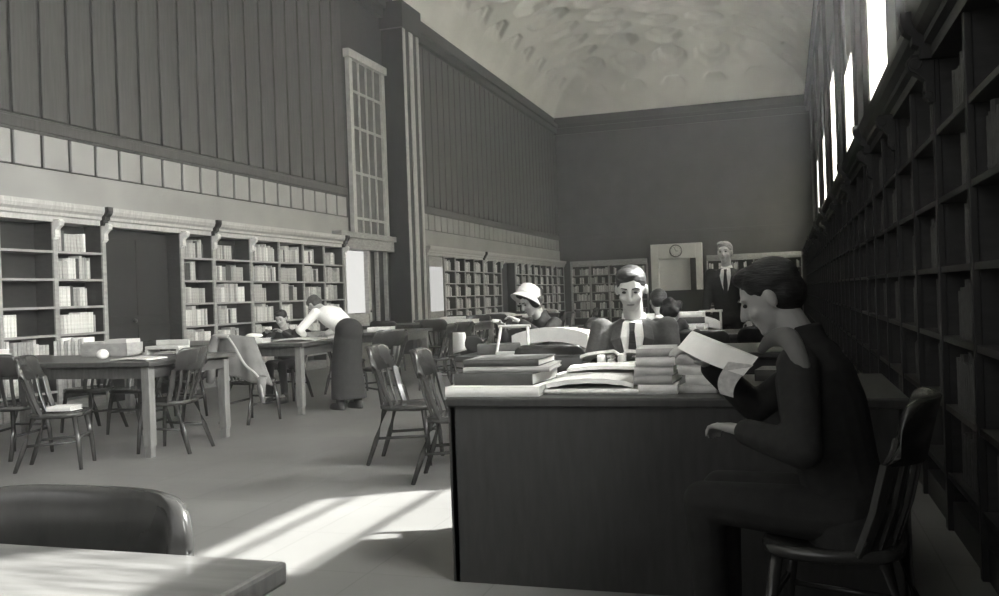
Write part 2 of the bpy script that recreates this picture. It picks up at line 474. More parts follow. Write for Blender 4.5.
def bookcase(y0, y1, stiles, corbels, fx, dx, label, blocks=(), shelves_only=None, voids=(), plain=False, mc='case', mt='trim', mco='corbel'):
    """run of shelving standing against a side wall"""
    wx = XL if dx > 0 else XR
    r = empty('bookcase', (wx, (y0 + y1) / 2, 0), 0, label, 'bookcase')
    off = V((-wx, -(y0 + y1) / 2, 0))
    def bd(b, nm, m, **k):
        o = b.build(nm, m, r, **k); o.location = off; return o
    xa, xb = sorted((wx, fx))
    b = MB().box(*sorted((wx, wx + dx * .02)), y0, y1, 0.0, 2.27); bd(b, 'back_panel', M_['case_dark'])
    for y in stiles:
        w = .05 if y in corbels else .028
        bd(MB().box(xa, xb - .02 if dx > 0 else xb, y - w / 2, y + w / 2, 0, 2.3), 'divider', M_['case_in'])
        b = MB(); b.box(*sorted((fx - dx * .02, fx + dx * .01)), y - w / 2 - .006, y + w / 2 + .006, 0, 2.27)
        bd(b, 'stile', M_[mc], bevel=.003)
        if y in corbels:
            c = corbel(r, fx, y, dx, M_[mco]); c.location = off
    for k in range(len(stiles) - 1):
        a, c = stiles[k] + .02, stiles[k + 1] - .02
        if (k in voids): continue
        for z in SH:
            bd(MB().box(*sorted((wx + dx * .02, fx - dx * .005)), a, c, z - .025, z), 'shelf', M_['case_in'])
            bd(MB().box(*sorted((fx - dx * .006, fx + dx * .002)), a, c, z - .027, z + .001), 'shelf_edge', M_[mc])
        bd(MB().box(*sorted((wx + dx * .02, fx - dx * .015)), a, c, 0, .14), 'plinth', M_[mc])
    cb = MB(); cornice(cb, y0, y1, fx, dx)
    bd(cb, 'cornice', M_[mt])
    for y in blocks:
        cb = MB(); cornice(cb, y - .07, y + .02, fx, dx, .05)
        bd(cb, 'cornice_block', M_['wall_dark'])  # dark oak paints in the block's shaded near face
    if not plain:
        db = MB(); y = y0 + .05
        while y < y1 - .05:
            db.box(*sorted((fx + dx * .02, fx + dx * .045)), y, y + .035, 2.345, 2.375); y += .075
        bd(db, 'dentil_course', M_[mt])
    return r
ST1 = [5.35, 6.15, 6.95, 7.75, 8.55, 9.35, 10.9, 11.65, 12.65, 13.5, 14.3, 15.07, 15.85]
bookcase(5.3, 15.9, ST1, {8.55, 9.35, 10.9, 11.65, 12.65, 15.85, 6.95}, FL, 1,
         'long oak bookcase along the near left wall, with a dark doorway bay and scroll corbels', (9.35, 11.65, 15.83), voids=(5,))
ST2 = [20.15, 21.3, 22.1, 22.85, 23.6, 24.4, 25.35, 26.1, 27.6, 28.35, 29.1, 29.9, 30.7, 31.5, 32.3, 33.1, 34.2]
bookcase(20.15, 34.28, ST2, {20.2, 24.4, 25.35, 26.1, 27.6, 28.35, 29.1, 32.3}, FL, 1,
         'long oak bookcase along the left wall beyond the dark pier', (24.4,), voids=(0, 7), plain=True)
bpy.data.objects['bookcase.001']
# end panel of the second run and the pale notice board on it, given an added glow
struct(MB().box(XL, FL, 20.1, 20.14, 0, 2.48).build('trim_end_panel', M_['wall_dark']))
nb = empty('glowing_board', (FL, 20.72, 1.0), 0, 'tall pale notice board with added glow at the near end of the far left bookcase', 'notice board')
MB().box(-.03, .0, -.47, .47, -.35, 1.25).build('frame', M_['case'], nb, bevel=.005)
MB().box(.001, .012, -.42, .42, -.1, 1.0).build('pane', M_['board_glow'], nb)  # added glow brightens the notice board's face
# dark doorway bay: door leaf
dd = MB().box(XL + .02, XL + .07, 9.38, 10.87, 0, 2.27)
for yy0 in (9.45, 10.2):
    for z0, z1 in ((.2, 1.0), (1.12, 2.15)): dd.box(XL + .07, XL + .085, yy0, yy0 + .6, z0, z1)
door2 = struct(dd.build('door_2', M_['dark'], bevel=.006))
struct(MB().ball((XL + .12, 10.1, 1.05), (.03, .03, .03)).build('door_knob', M_['metal'], door2, True))
# right wall bookcases, dark oak paints their shade in
STR = [y for y in (-3.2, -2.4, -1.6, -.8, 0, .8, 1.6, 2.4, 3.2, 4.0, 4.8, 5.6, 6.4, 7.2, 8.0, 8.8, 9.6, 10.4, 11.2, 12.0, 12.8, 13.6, 14.4, 15.2, 16.0)]
bookcase(-3.2, 16.0, STR, {1.6, 3.2, 4.8, 6.4, 8.0, 10.4, 12.8, 16.0}, FR, -1, 'long bookcase with painted-in shade along the near right wall', (1.6, 4.8, 8.0, 10.4, 12.8, 15.9), plain=True, mc='wall_dark', mt='wall_dark', mco='wall_dark')
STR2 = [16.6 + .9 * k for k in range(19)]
bookcase(16.6, 32.8, STR2, {16.6, 19.3, 22.0, 24.7, 27.4, 30.1, 32.8}, FR, -1, 'long bookcase with painted-in shade along the far part of the right wall', (19.3, 24.7, 30.1), plain=True, mc='wall_dark', mt='wall_dark', mco='wall_dark')
# far wall bookcases (front faces -y)
def far_case(x0, x1, n, label):
    r = empty('bookcase', ((x0 + x1) / 2, YF - .05, 0), 0, label, 'bookcase')
    off = (-(x0 + x1) / 2, -(YF - .05), 0)
    def bd(b, nm, m):
        o = b.build(nm, m, r); o.location = off
    y0, y1 = YF - .35, YF - .06
    bd(MB().box(x0, x1, y1 - .02, y1, 0, 2.3), 'back_panel', M_['case_dark'])
    for k in range(n + 1):
        x = x0 + (x1 - x0) * k / n
        bd(MB().box(x - .02, x + .02, y0, y1 - .02, 0, 2.3), 'stile', M_['case'])
    for z in SH: bd(MB().box(x0, x1, y0 + .005, y1 - .02, z - .025, z), 'shelf', M_['case'])
    bd(MB().box(x0, x1, y0 - .05, y1, 2.27, 2.33).box(x0, x1, y0 - .1, y1, 2.33, 2.48), 'cornice', M_['case'])
far_case(-7.95, -5.0, 4, 'dim bookcase on the far wall left of the clock alcove')
far_case(-2.75, .6, 4, 'dim bookcase on the far wall right of the clock alcove')

# clock alcove (service hatch) on the far wall
al = empty('service_hatch', (-3.87, YF, 0), 0, 'pale service hatch with a recessed opening beneath the wall clock on the far wall', 'service hatch')
MB().box(-.95, .95, -.45, -.02, 0, 1.15).box(-1.0, 1.0, -.6, -.02, 1.15, 1.22).build('counter', M_['case_dark'], al, bevel=.01)
MB().box(-.95, -.68, -.4, -.02, 1.22, 2.98).box(.72, .95, -.4, -.02, 1.22, 2.98).box(-.68, .72, -.4, -.02, 2.42, 2.98).build('frame', M_['service'], al, bevel=.01)
MB().box(-.68, .72, -.06, -.02, 1.22, 2.42).build('recess_panel', M_['service'], al)
MB().box(.50, .72, -.30, -.06, 1.22, 2.42).build('side_shutter', M_['far'], al)
ck = empty('wall_clock', (-3.87, YF - .4, 2.70), 0, 'round wall clock with dark rim above the service hatch', 'clock')
RX = Matrix.Rotation(PI / 2, 4, 'X')
MB().lathe([(0, 0), (.24, 0), (.24, .05), (.2, .06), (.2, .045), (0, .045)], M=RX, n=40).build('rim', M_['metal'], ck)
MB().lathe([(0, .046), (.2, .046), (.2, .05), (0, .05)], M=RX, n=40).build('dial', M_['clockface'], ck)
hd = MB()
for k in range(12):
    a = 2 * PI * k / 12; R_ = Matrix.Rotation(a, 4, 'Y')
    hd.box(-.006, .006, -.053, -.05, .15, .185, M=R_)
hd.build('hour_marks', M_['metal'], ck)
MB().box(-.008, .008, -.056, -.053, -.02, .15, M=Matrix.Rotation(math.radians(-20), 4, 'Y')).build('minute_hand', M_['metal'], ck)
MB().box(-.01, .01, -.056, -.053, -.02, .10, M=Matrix.Rotation(math.radians(95), 4, 'Y')).build('hour_hand', M_['metal'], ck)

# ------------------------------------------------------------ shelf books
def book_mesh(w, h, d, mi, round_=.006):      # spine at +x, standing; origin bottom back centre
    b = MB(); hw = w / 2
    poly = [(-d, -hw), (-.008, -hw), (0, -hw * .6), (.003, 0), (0, hw * .6), (-.008, hw), (-d, hw)]
    b.prism(poly, 0, h, 'z')
    b.prism([(-.004, -hw * .95), (.0005, -hw * .62), (.0042, 0), (.0005, hw * .62), (-.004, hw * .95)], h * .78, h * .82, 'z')
    b.prism([(-.004, -hw * .95), (.0005, -hw * .62), (.0042, 0), (.0005, hw * .62), (-.004, hw * .95)], h * .15, h * .18, 'z')
    me = b
    return me
PROTO = []
for k in range(20):
    w = random.choice([.025, .03, .035, .04, .045, .055]); h = random.choice([.215, .23, .24, .25, .265, .275, .285])
    m = random.choices(BOOKM, [4, 5, 4, 4, 2, 3])[0]
    PROTO.append((w, h, m, book_mesh(w, h, .17, 0)))
def bay_name(k):
    return BAYS.get(k, 'bay')
BAYS = {2: 'bay farthest left', 3: 'bay at left edge', 4: 'bay left of dark doorway', 6: 'first bay right of dark doorway',
        7: 'second bay right of dark doorway', 8: 'third bay right of dark doorway', 9: 'fourth bay right of dark doorway',
        10: 'second-last bay before side door', 11: 'last bay before side door'}
ORD = ['first', 'second', 'third', 'fourth', 'fifth', 'sixth', 'seventh', 'eighth', 'ninth', 'tenth', 'eleventh', 'twelfth', 'thirteenth', 'fourteenth', 'fifteenth', 'sixteenth', 'seventeenth', 'eighteenth', 'nineteenth', 'twentieth', 'twenty-first', 'twenty-second', 'twenty-third', 'twenty-fourth', 'twenty-fifth', 'twenty-sixth', 'twenty-seventh', 'twenty-eighth', 'twenty-ninth', 'thirtieth', 'thirty-first', 'thirty-second', 'thirty-third', 'thirty-fourth']
ROWN = ['bottom shelf', 'second shelf from bottom', 'third shelf from bottom', 'third shelf from top', 'second shelf from top', 'top shelf']
meshes = {}
count = 0
rest = MB()
def put_book(pi, x, y, z, rx, group, label, individually, fx_dir=1, tilt=0, dark=False):
    global count
    w, h, m, b = PROTO[pi]
    if individually:
        if pi not in meshes:
            o = b.build('book', m); meshes[pi] = o.data
        else:
            o = bpy.data.objects.new('book', meshes[pi]); COL.objects.link(o)
        o.location = (x, y, z); o.rotation_euler = (tilt, 0, rx)
        tag(o, label, 'book', group); count += 1
    else:
        Mx = Matrix.Translation((x, y, z)) @ Matrix.Rotation(rx, 4, 'Z') @ Matrix.Rotation(tilt, 4, 'X')
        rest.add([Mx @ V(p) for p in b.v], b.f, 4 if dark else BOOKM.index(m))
FILL = {}
order = [(4, s) for s in (5, 4, 3, 2, 1)] + [(6, s) for s in (5, 4, 3, 2)] + [(7, s) for s in (5, 4, 3, 2)] + [(3, s) for s in (4, 3, 2, 5)] + [(8, s) for s in (5, 4, 3, 2)] + [(9, s) for s in (5, 4, 3, 2)] + [(10, 5), (10, 4), (10, 3), (11, 5), (11, 4), (11, 3)]
allrows = order + [(k, s) for k in (2, 3, 4, 6, 7, 8, 9, 10, 11) for s in range(6) if (k, s) not in order]
fillfrac = {(4, 5): .75, (4, 4): .8, (4, 3): .7, (4, 2): .88, (4, 1): .75, (3, 2): .3, (6, 5): .8, (6, 4): .5, (6, 3): .8, (6, 2): .85, (7, 5): .55, (8, 5): .98, (8, 4): .98, (8, 3): .6, (9, 2): .6, (9, 4): .8, (9, 3): .8, (9, 5): .95}
for (k, s) in allrows:
    a, c = ST1[k] + .03, ST1[k + 1] - .03
    y = a + random.uniform(0, .02)
    lim = a + (c - a) * fillfrac.get((k, s), random.uniform(.62, .95))
    if k == 3 and s > 2: lim = a
    nb_ = 0
    cur = random.randrange(20)
    while True:
        if random.random() < .45: cur = random.randrange(20)
        w, h, m, _b = PROTO[cur]
        if h > .29: continue
        if y + w > lim: break
        put_book(cur, FL - .035 - random.uniform(0, .012), y + w / 2, SH[s], 0,
                 'books on the %s %s' % (ROWN[s], bay_name(k)), '%s book from left on %s, %s' % (ORD[nb_], ROWN[s], bay_name(k)),
                 count < 290)
        y += w + .0045; nb_ += 1
        if random.random() < .05: y += .05
# far runs
for k in range(len(ST2) - 1):
    if k in (0, 7): continue
    for s in range(6):
        y = ST2[k] + .06; lim = ST2[k] + (ST2[k + 1] - ST2[k]) * random.uniform(.5, .8)
        while y < lim:
            cur = random.randrange(20); w = PROTO[cur][0]
            put_book(cur, FL - .04, y + w / 2, SH[s], 0, None, None, False); y += w + .003
for x0, x1 in ((-8.0, -5.0), (-2.7, .6)):
    for s in range(6):
        x = x0 + .05
        while x < x1 - .1:
            cur = random.randrange(20); w = PROTO[cur][0]
            put_book(cur, x, YF - .33, SH[s], -PI / 2, None, None, False); x += w + .003
            if random.random() < .12: x += .2
for k in range(len(STR) - 1):
    if STR[k] < 1: continue
    for s in range(6):
        y = STR[k] + .05; lim = STR[k] + (STR[k + 1] - STR[k]) * random.uniform(.5, .95)
        while y < lim - .06:
            cur = random.randrange(20); w = PROTO[cur][0]
            put_book(cur, FR + .04, y + w / 2, SH[s], PI, None, None, False, dark=True); y += w + .003  # dark covers throughout paint the wall's shade onto the books
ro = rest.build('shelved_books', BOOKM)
tag(ro, 'distant rows of books filling the farther bookcases and the shaded right wall', 'books', kind='stuff')

# ------------------------------------------------------------ furniture
TZ = .78
def table(x0, x1, y0, y1, label, top='table', leg='table_leg', inset=.05, panel=False, lw=.075, h=TZ):
    cx, cy = (x0 + x1) / 2, (y0 + y1) / 2
    t = empty('reading_table', (cx, cy, 0), 0, label, 'table')
    a, b = (x1 - x0) / 2, (y1 - y0) / 2
    MB().box(-a, a, -b, b, h - .04, h).build('tabletop', M_[top], t, bevel=.008)
    i = inset + .014
    MB().box(-a + i, a - i, -b + i, -b + i + .025, h - .14, h - .04).box(-a + i, a - i, b - i - .025, b - i, h - .14, h - .04) \
        .box(-a + i, -a + i + .025, -b + i, b - i, h - .14, h - .04).box(a - i - .025, a - i, -b + i, b - i, h - .14, h - .04).build('apron', M_[top if leg == 'table_leg' else leg], t)
    i = inset
    for sx_ in (-1, 1):
        for sy_ in (-1, 1):
            X, Y = sx_ * (a - i - lw / 2), sy_ * (b - i - lw / 2)
            g = lw / 2
            MB().loft([[V((X + q * k, Y + w * k, z)) for q, w in ((-1, -1), (1, -1), (1, 1), (-1, 1))] for z, k in ((0, g * .8), (.08, g * .8), (.1, g), (h - .04, g))]).build('leg', M_[leg], t, bevel=.005)
    if panel:
        MB().box(-a + i, a - i, -b + .01, -b + .04, .0, h - .04).build('front_panel', M_[leg], t)
        MB().box(-a + .01, -a + .04, -b + .01, b - .05, .0, h - .04).build('side_panel', M_[leg], t)
        MB().box(a - .04, a - .01, -b + .01, b - .05, .0, h - .04).build('side_panel', M_[leg], t)
    return t

def make_chair():                           # sitter faces +y, back at -y
    r = empty('library_chair', (0, 0, 0), 0, 'x', 'chair')
    m = M_['chair']
    # saddle seat
    vs = []
    rings = []
    out = []
    for k in range(28):
        a = 2 * PI * k / 28
        cx_ = abs(math.cos(a)) ** .55 * math.copysign(1, math.cos(a)); cy_ = abs(math.sin(a)) ** .55 * math.copysign(1, math.sin(a))
        out.append((cx_ * (.225 if cy_ > 0 else .2), cy_ * .21 + .02))
    def rg(sc, z): return [V((x * sc, (y - .02) * sc + .02, z)) for x, y in out]
    MB().loft([rg(.9, .405), rg(1, .42), rg(1, .44), rg(.93, .45), rg(.6, .437), rg(.2, .433)]).build('seat', m, r, smooth=True)
    for sx_ in (-1, 1):
        MB().tube([(sx_ * .165, .17, .41), (sx_ * .19, .2, .2), (sx_ * .2, .215, 0)], [.02, .019, .014]).build('leg', m, r, smooth=True)
        MB().tube([(sx_ * .15, -.14, .41), (sx_ * .175, -.2, .2), (sx_ * .195, -.27, 0)], [.021, .02, .015], sx=1.2).build('leg', m, r, smooth=True)
        MB().tube([(sx_ * .187, .2, .22), (sx_ * .172, -.2, .2)], .011).build('stretcher', m, r, smooth=True)
    MB().tube([(-.185, .2, .25), (.185, .2, .25)], .011).build('stretcher', m, r, smooth=True)
    # curved back: arc in plan
    def arc(t, lean):       # t -1..1
        a = t * math.radians(62)
        R_ = .27
        return V((math.sin(a) * R_, -.205 - lean + (1 - math.cos(a)) * R_ * .62, 0))
    n = 48; rings = []
    for k in range(n + 1):
        t = math.sin(PI / 2 * (-1 + 2 * k / n)) * .6 + (-1 + 2 * k / n) * .4
        e = abs(t)
        zbot = .70 + .015 * e
        ztop = zbot + .05 + (.85 - .70 - .01 * e) * max(0, 1 - e ** 7) ** .5
        c1 = arc(t, .075); c0 = arc(t, .035)
        nrm = V((math.sin(t * math.radians(62)), -math.cos(t * math.radians(62)) * .8, 0)).normalized()
        th = .013
        rings.append([c0 + V((0, 0, zbot)) - nrm * th, c0 + V((0, 0, zbot)) + nrm * th,
                      c1 + V((0, 0, ztop - .028)) + nrm * (th + .002), c1 + V((0, 0, ztop - .008)) + nrm * (th + .008), c1 + V((0, 0, ztop)) + nrm * (.006),
                      c1 + V((0, 0, ztop)) - nrm * th * .8, c1 + V((0, 0, ztop - .02)) - nrm * (th + .002)])
    MB().loft(rings).build('back_rail', m, r, smooth=True)
    for k in range(7):
        t = -1 + 2 * k / 6
        t *= .93
        p1 = arc(t, .035) + V((0, 0, .72)); p0 = V((math.sin(t * 1.0) * .225, -.16 + abs(t) ** 2 * .10, .43))
        nm = 'back_post' if k in (0, 6) else 'back_slat'
        w = .02 if k in (0, 6) else .014
        d_ = (p1 - p0)
        q = (p0 + p1) / 2 + V((0, -.008, 0))
        b = MB()
        ax = V((math.cos(t), math.sin(t) * .6, 0)).normalized(); ay = V((-ax.y, ax.x, 0))
        b.loft([[p + ax * w * i_ + ay * .007 * j_ * (2 if nm == 'back_post' else 1) for i_, j_ in ((-1, -1), (1, -1), (1, 1), (-1, 1))] for p in (p0, q, p1)])
        b.build(nm, m, r, bevel=.003)
    return r

chair0 = make_chair()
used = [False]
def chair(x, y, deg, label, group=None, sc=.97):
    """deg: direction the sitter faces, 0 = +y (away), 180 = toward the camera, 90 = toward the left wall"""
    rz = math.radians(deg)
    if not used[0]:
        used[0] = True
        chair0.location = (x, y, 0); chair0.rotation_euler = (0, 0, rz); chair0['label'] = label
        if group: chair0['group'] = group
        chair0.scale = (1.12, .95, .945)
        return chair0
    c = copy_tree(chair0, (x, y, 0), rz, label, group); c.scale = (sc, sc, sc)
    return c
# tables
T_near = table(-3.3, -.83, .2, 1.36, 'worn pale-topped table in the bottom left corner', 'table_near', 'desk', .04, h=.76)
T1 = table(-7.35, -4.86, 6.0, 7.2, 'oak table at the left, topped with a book box and a book rest')
T2 = table(-7.35, -4.94, 8.53, 9.75, 'oak table the white-shirted reader leans on')
T3 = table(-7.35, -4.95, 11.1, 12.3, 'oak table behind the white-shirted reader')
T4 = table(-7.35, -4.95, 14.2, 15.4, 'oak table in the left column, second behind the white-shirted reader')
T5 = table(-7.35, -4.95, 17.2, 18.4, 'oak table in the left column near the dark pier')
T6 = table(-7.35, -4.95, 20.4, 21.6, 'oak table in front of the glowing notice board')
D1 = table(-1.39, .42, 3.56, 4.56, 'large dark panelled desk in the foreground with heaps of books', 'desk', 'desk', .02, True)
D2 = table(-2.3, .2, 6.1, 7.2, 'dark table behind the foreground desk where the hatted woman reads', 'desk', 'desk')
D3 = table(-1.95, .2, 8.6, 9.7, 'dark table in front of the standing man', 'desk', 'desk')
D4 = table(-2.3, .2, 12.0, 13.1, 'dark table beyond the standing man', 'desk', 'desk')
D5 = table(-2.3, .2, 15.5, 16.6, 'dark table in the right column farthest from the desk', 'desk', 'desk')
# chairs
chair(-1.33, 1.20, 180, 'broad-backed wooden chair with gleaming rim in the bottom left corner')
chair(-5.42, 5.62, -62, 'dark chair at the left holding a white book, pulled out before the oak table')
chair(-4.98, 6.42, 96, 'dark chair drawn up to the right end of the left oak table')
chair(-6.25, 6.0, 4, 'dark chair tucked under the front of the left oak table')
chair(-6.1, 7.35, 180, 'chair behind the left oak table, half hidden by it')
chair(-6.7, 7.4, 175, 'chair behind the far left end of the left oak table')
chair(-5.32, 8.12, -10, 'chair with a pale coat draped over its back')
chair(-6.3, 8.25, 5, 'chair left of the coat-draped chair at the same table')
chair(-6.02, 10.02, 180, 'chair of the child in dark clothes behind the second oak table')
chair(-4.5, 9.55, 60, 'dark chair pushed out just right of the leaning reader')
chair(-4.45, 11.2, 95, 'dark chair at the right end of the table behind the leaning reader')
chair(-5.6, 10.8, 0, 'chair in front of the table behind the leaning reader')
chair(-4.5, 11.9, 70, 'dark chair behind the one at the end of the table behind the leaning reader')
for i, (x, y, a, l) in enumerate([
    (-5.5, 13.9, 0, 'distant chair in front of the fourth table of the left column'), (-4.55, 14.6, 90, 'distant chair at the right end of the fourth left table'),
    (-6.4, 13.9, 0, 'distant chair at the left front of the fourth left table'), (-5.5, 15.8, 180, 'distant chair behind the fourth left table'),
    (-5.4, 16.9, 0, 'distant chair in front of the fifth left table'), (-4.5, 17.7, 90, 'distant chair at the right end of the fifth left table'),
    (-6.2, 16.9, 5, 'distant chair at the left front of the fifth left table'), (-5.6, 18.8, 180, 'distant chair behind the fifth left table'),
    (-5.4, 20.1, 0, 'far chair in front of the sixth left table'), (-4.5, 21.0, 90, 'far chair at the right end of the sixth left table'),
    (-3.6, 12.4, 200, 'chair standing alone in the aisle right of the third left table')]):
    chair(x, y, a, l, 'chairs round the far tables')
chair(-2.72, 6.2, -82, 'chair with bright sunlit rim at the left of the foreground desk')
chair(-2.12, 5.62, -80, 'dark chair back rising just behind the left corner of the foreground desk')
chair(-1.52, 6.02, 2, 'chair whose dark rounded back shows above the flat volumes on the desk')
chair(-1.12, 4.50, 178, 'chair whose dark back shows behind the papers in the middle of the desk')
chair(-.75, 5.06, 180, 'chair of the young man in the grey suit')
chair(-1.95, 7.72, 150, 'chair of the woman in the pale hat')
chair(-2.58, 7.75, -40, 'chair with a painted highlight, at the left end of the table of the hatted woman')
chair(-1.09, 8.2, 0, 'chair of the reader with slicked dark hair seen behind the young man')
chair(-.7, 7.65, 5, 'chair of the reader with bushy hair seen behind the young man')
chair(.14, 2.95, 80, 'chair of the shadowed reader in the right foreground')
chair(-2.3, 9.3, -90, 'dark chair left of the table in front of the standing man')
chair(-.2, 8.25, 10, 'chair in front of the table covered in books near the standing man')
chair(-3.2, 11.3, 60, 'chair in the aisle beyond the hatted woman')
chair(-1.5, 11.7, 0, 'chair in front of the table beyond the standing man')
chair(-7.3, 5.6, 0, 'chair at the left end front of the left oak table')

# ------------------------------------------------------------ books and papers on the tables
def flat_book(x, y, z, w, d, h, rz, m, label, name='book', group=None, tilt=(0, 0), pages='pages'):
    r = MB()
    t = .004
    r.box(-w / 2, w / 2, -d / 2, d / 2, 0, t).box(-w / 2, w / 2, -d / 2, d / 2, h - t, h)
    n = 6
    # spine side faces -y
    sp = [V((0, -d / 2 - .004 * math.sin(PI * k / n), t * 0 + h * k / n)) for k in range(n + 1)]
    poly = [(p.y, p.z) for p in sp] + [(-d / 2 + t, h), (-d / 2 + t, 0)]
    r.prism(poly, -w / 2, w / 2, 'x')
    o = r.build(name, m)
    o.location = (x, y, z); o.rotation_euler = (tilt[0], tilt[1], rz)
    tag(o, label, 'book', group)
    MB().box(-w / 2 + .005, w / 2 - .005, -d / 2 + .005, d / 2 - .006, t, h - t).build('page_block', M_[pages], o)
    return o
Z0 = TZ + .001
# flat volumes on the left of the desk
def stack(items):
    z = Z0
    for (x, y, w, d, h, rz, mi, lab, nm) in items:
        flat_book(x, y, z, w, d, h, math.radians(rz), mi, lab, nm); z += h + .001
stack([(-1.20, 3.80, .41, .40, .042, 2, M_['paper'], 'thick white-edged bound volume at the very left of the desk, bottom of its pile', 'bound_volume'),
       (-1.19, 3.83, .36, .36, .05, -4, BOOKM[4], 'dark bound volume on the white-edged one at the left of the desk', 'bound_volume'),
       (-1.17, 3.86, .38, .34, .022, 5, BOOKM[5], 'grey folio third from the bottom of the left desk pile', 'bound_volume'),
       (-1.19, 3.88, .34, .32, .03, 1, BOOKM[4], 'thin black folio topmost of the left desk pile', 'bound_volume')])
# middle heap
def sheet_curl(name, x, y, z, w, d, rz, amp, m, label, thick=.012, cat='magazine'):
    n = 16; rings = []
    for k in range(n + 1):
        u = -w / 2 + w * k / n
        zz = amp * (math.sin(PI * k / n) ** .8) + .0012 * math.sin(k * 1.9)
        rings.append([V((u, -d / 2, zz)), V((u, d / 2, zz * .8)), V((u, d / 2, zz * .8 + thick)), V((u, -d / 2, zz + thick))])
    o = MB().loft(rings).build(name, m, smooth=False)
    o.location = (x, y, z); o.rotation_euler = (0, 0, math.radians(rz))
    return tag(o, label, cat)
flat_book(-.78, 3.84, Z0, .40, .32, .022, math.radians(-2), M_['paper2'], 'flat pale periodical under the rolled magazine in the middle of the desk', 'periodical')
sheet_curl('magazine', -.80, 3.82, Z0 + .024, .37, .25, 3, .022, M_['paper'], 'white rolled magazine lying across the middle of the desk', .02)
sheet_curl('magazine', -.84, 4.08, Z0, .40, .26, -6, .015, M_['paper2'], 'pale magazine behind the rolled one in the middle of the desk', .05)
sheet_curl('magazine', -.80, 4.10, Z0 + .067, .34, .22, 8, .012, M_['paper'], 'white magazine on top of the pale one in the middle of the desk', .015)
sheet_curl('paper_pile', -.66, 4.34, Z0, .30, .24, -10, .02, M_['paper'], 'loose pile of white papers before the young man', .07, 'papers')
for i, (dx, hh, mi) in enumerate(((0, .12, 0), (.05, .10, 2), (.1, .125, 1))):
    w, h, m, b = PROTO[i + 3]
    o = book_mesh(.028, hh, .1, 0).build('small_book', BOOKM[mi]); o.location = (-.86 + dx, 4.26, Z0); o.rotation_euler = (0, 0, -PI / 2)
    tag(o, ['small cream booklet standing upright mid-desk, left one of three', 'small grey booklet standing upright mid-desk, middle one of three', 'small pale booklet standing upright mid-desk, right one of three'][i], 'book')
MB_ink = MB().lathe([(0, 0), (.03, 0), (.032, .04), (.018, .05), (.018, .062), (0, .062)], n=20)
ik = MB_ink.build('inkwell', M_['metal'], smooth=True); ik.location = (-.22, 3.75, Z0); tag(ik, 'small dark inkwell beside the stacked books on the desk', 'inkwell')
names = ['lowest', 'second', 'third', 'fourth', 'topmost']
z = Z0; zr = Z0
for i, (w, d, h, rz, mi, dx) in enumerate(((.158, .25, .038, 3, 1, .0), (.158, .24, .037, -3, 5, -.012), (.158, .24, .036, 2, 2, -.02), (.158, .25, .038, 1, 3, -.005), (.158, .25, .034, 4, 5, -.01))):
    flat_book(-.515 + dx * .6, 3.81, z, w, d, h, math.radians(rz), BOOKM[mi], 'grey cloth book, %s of the left stack at the middle right of the desk' % names[i], 'book', pages='paper'); z += h + .001
for i, (w, d, h, rz, mi, dx) in enumerate(((.15, .25, .03, -6, 1, .0), (.15, .24, .04, 5, 0, .004), (.15, .24, .042, -8, 0, .0), (.145, .25, .04, -12, 3, -.006), (.15, .24, .032, -15, 5, -.006))):
    flat_book(-.34 + dx, 3.86, zr, w, d, h, math.radians(rz), BOOKM[mi], 'pale book, %s of the right stack beside the grey books' % names[i], 'book', pages='paper'); zr += h + .001
flat_book(.1, 3.95, Z0, .26, .2, .03, math.radians(20), BOOKM[1], 'pale book lying alone at the right of the desk under the open newspaper')
flat_book(.02, 4.3, Z0, .3, .22, .05, math.radians(-8), BOOKM[4], 'dark book lying behind the right stack of the desk')

# box of index cards, book rest and volumes on the left table
bx = empty('book_box', (-5.95, 6.85, Z0), math.radians(4), 'box of pale pamphlets standing on the left oak table', 'box')
MB().box(-.24, .24, -.12, -.108, 0, .12).box(-.24, .24, .108, .12, 0, .12).box(-.24, -.228, -.12, .12, 0, .12).box(.228, .24, -.12, .12, 0, .12).box(-.24, .24, -.12, .12, 0, .012).build('tray', BOOKM[5], bx)
MB().box(.0, .225, -.105, .1, .012, .155).build('pamphlet_stack', M_['pages'], bx)
MB().box(-.225, -.01, -.105, .1, .012, .135).build('folder_stack', BOOKM[2], bx)
br = empty('book_rest', (-5.42, 6.95, Z0), math.radians(6), 'small pale wooden book rest at the right end of the left oak table', 'book rest')
MB().box(-.17, .17, -.1, .1, .05, .08).box(-.17, .17, .08, .1, .08, .13).build('top_board', M_['trim'], br, bevel=.008)
MB().box(-.17, -.145, -.1, .1, 0, .05).build('side', M_['trim'], br)
MB().box(.145, .17, -.1, .1, 0, .05).build('side', M_['trim'], br)
sheet_curl('newspaper', -5.2, 6.3, Z0, .34, .3, 5, .012, M_['paper2'], 'folded newspaper at the right front edge of the left oak table', .01, 'newspaper')
flat_book(-6.9, 6.35, Z0, .32, .25, .06, .1, BOOKM[0], 'cream book lying at the left edge of the picture on the oak table')
flat_book(-6.88, 6.37, Z0 + .061, .26, .2, .04, -.1, M_['paper'], 'white book on top of the cream one on the left oak table')
bl = MB().ball((0, 0, .045), (.05, .05, .045)).build('crumpled_paper', M_['paper'], smooth=True); bl.location = (-5.62, 6.35, Z0); tag(bl, 'small white ball of paper on the left oak table', 'paper')
x = -6.78
for i in range(9):
    o = book_mesh(.035, .14 + .015 * (i % 3), .14, 0).build('book', BOOKM[(i * 2) % 4]); o.location = (x, 7.02, Z0); o.rotation_euler = (0, math.radians(-8 if i % 2 else 4) * 0, -PI / 2)
    tag(o, ORD[i] + ' pale book from the left in the row standing on the left oak table', 'book', 'row of pale books at the back of the left oak table'); x += .042
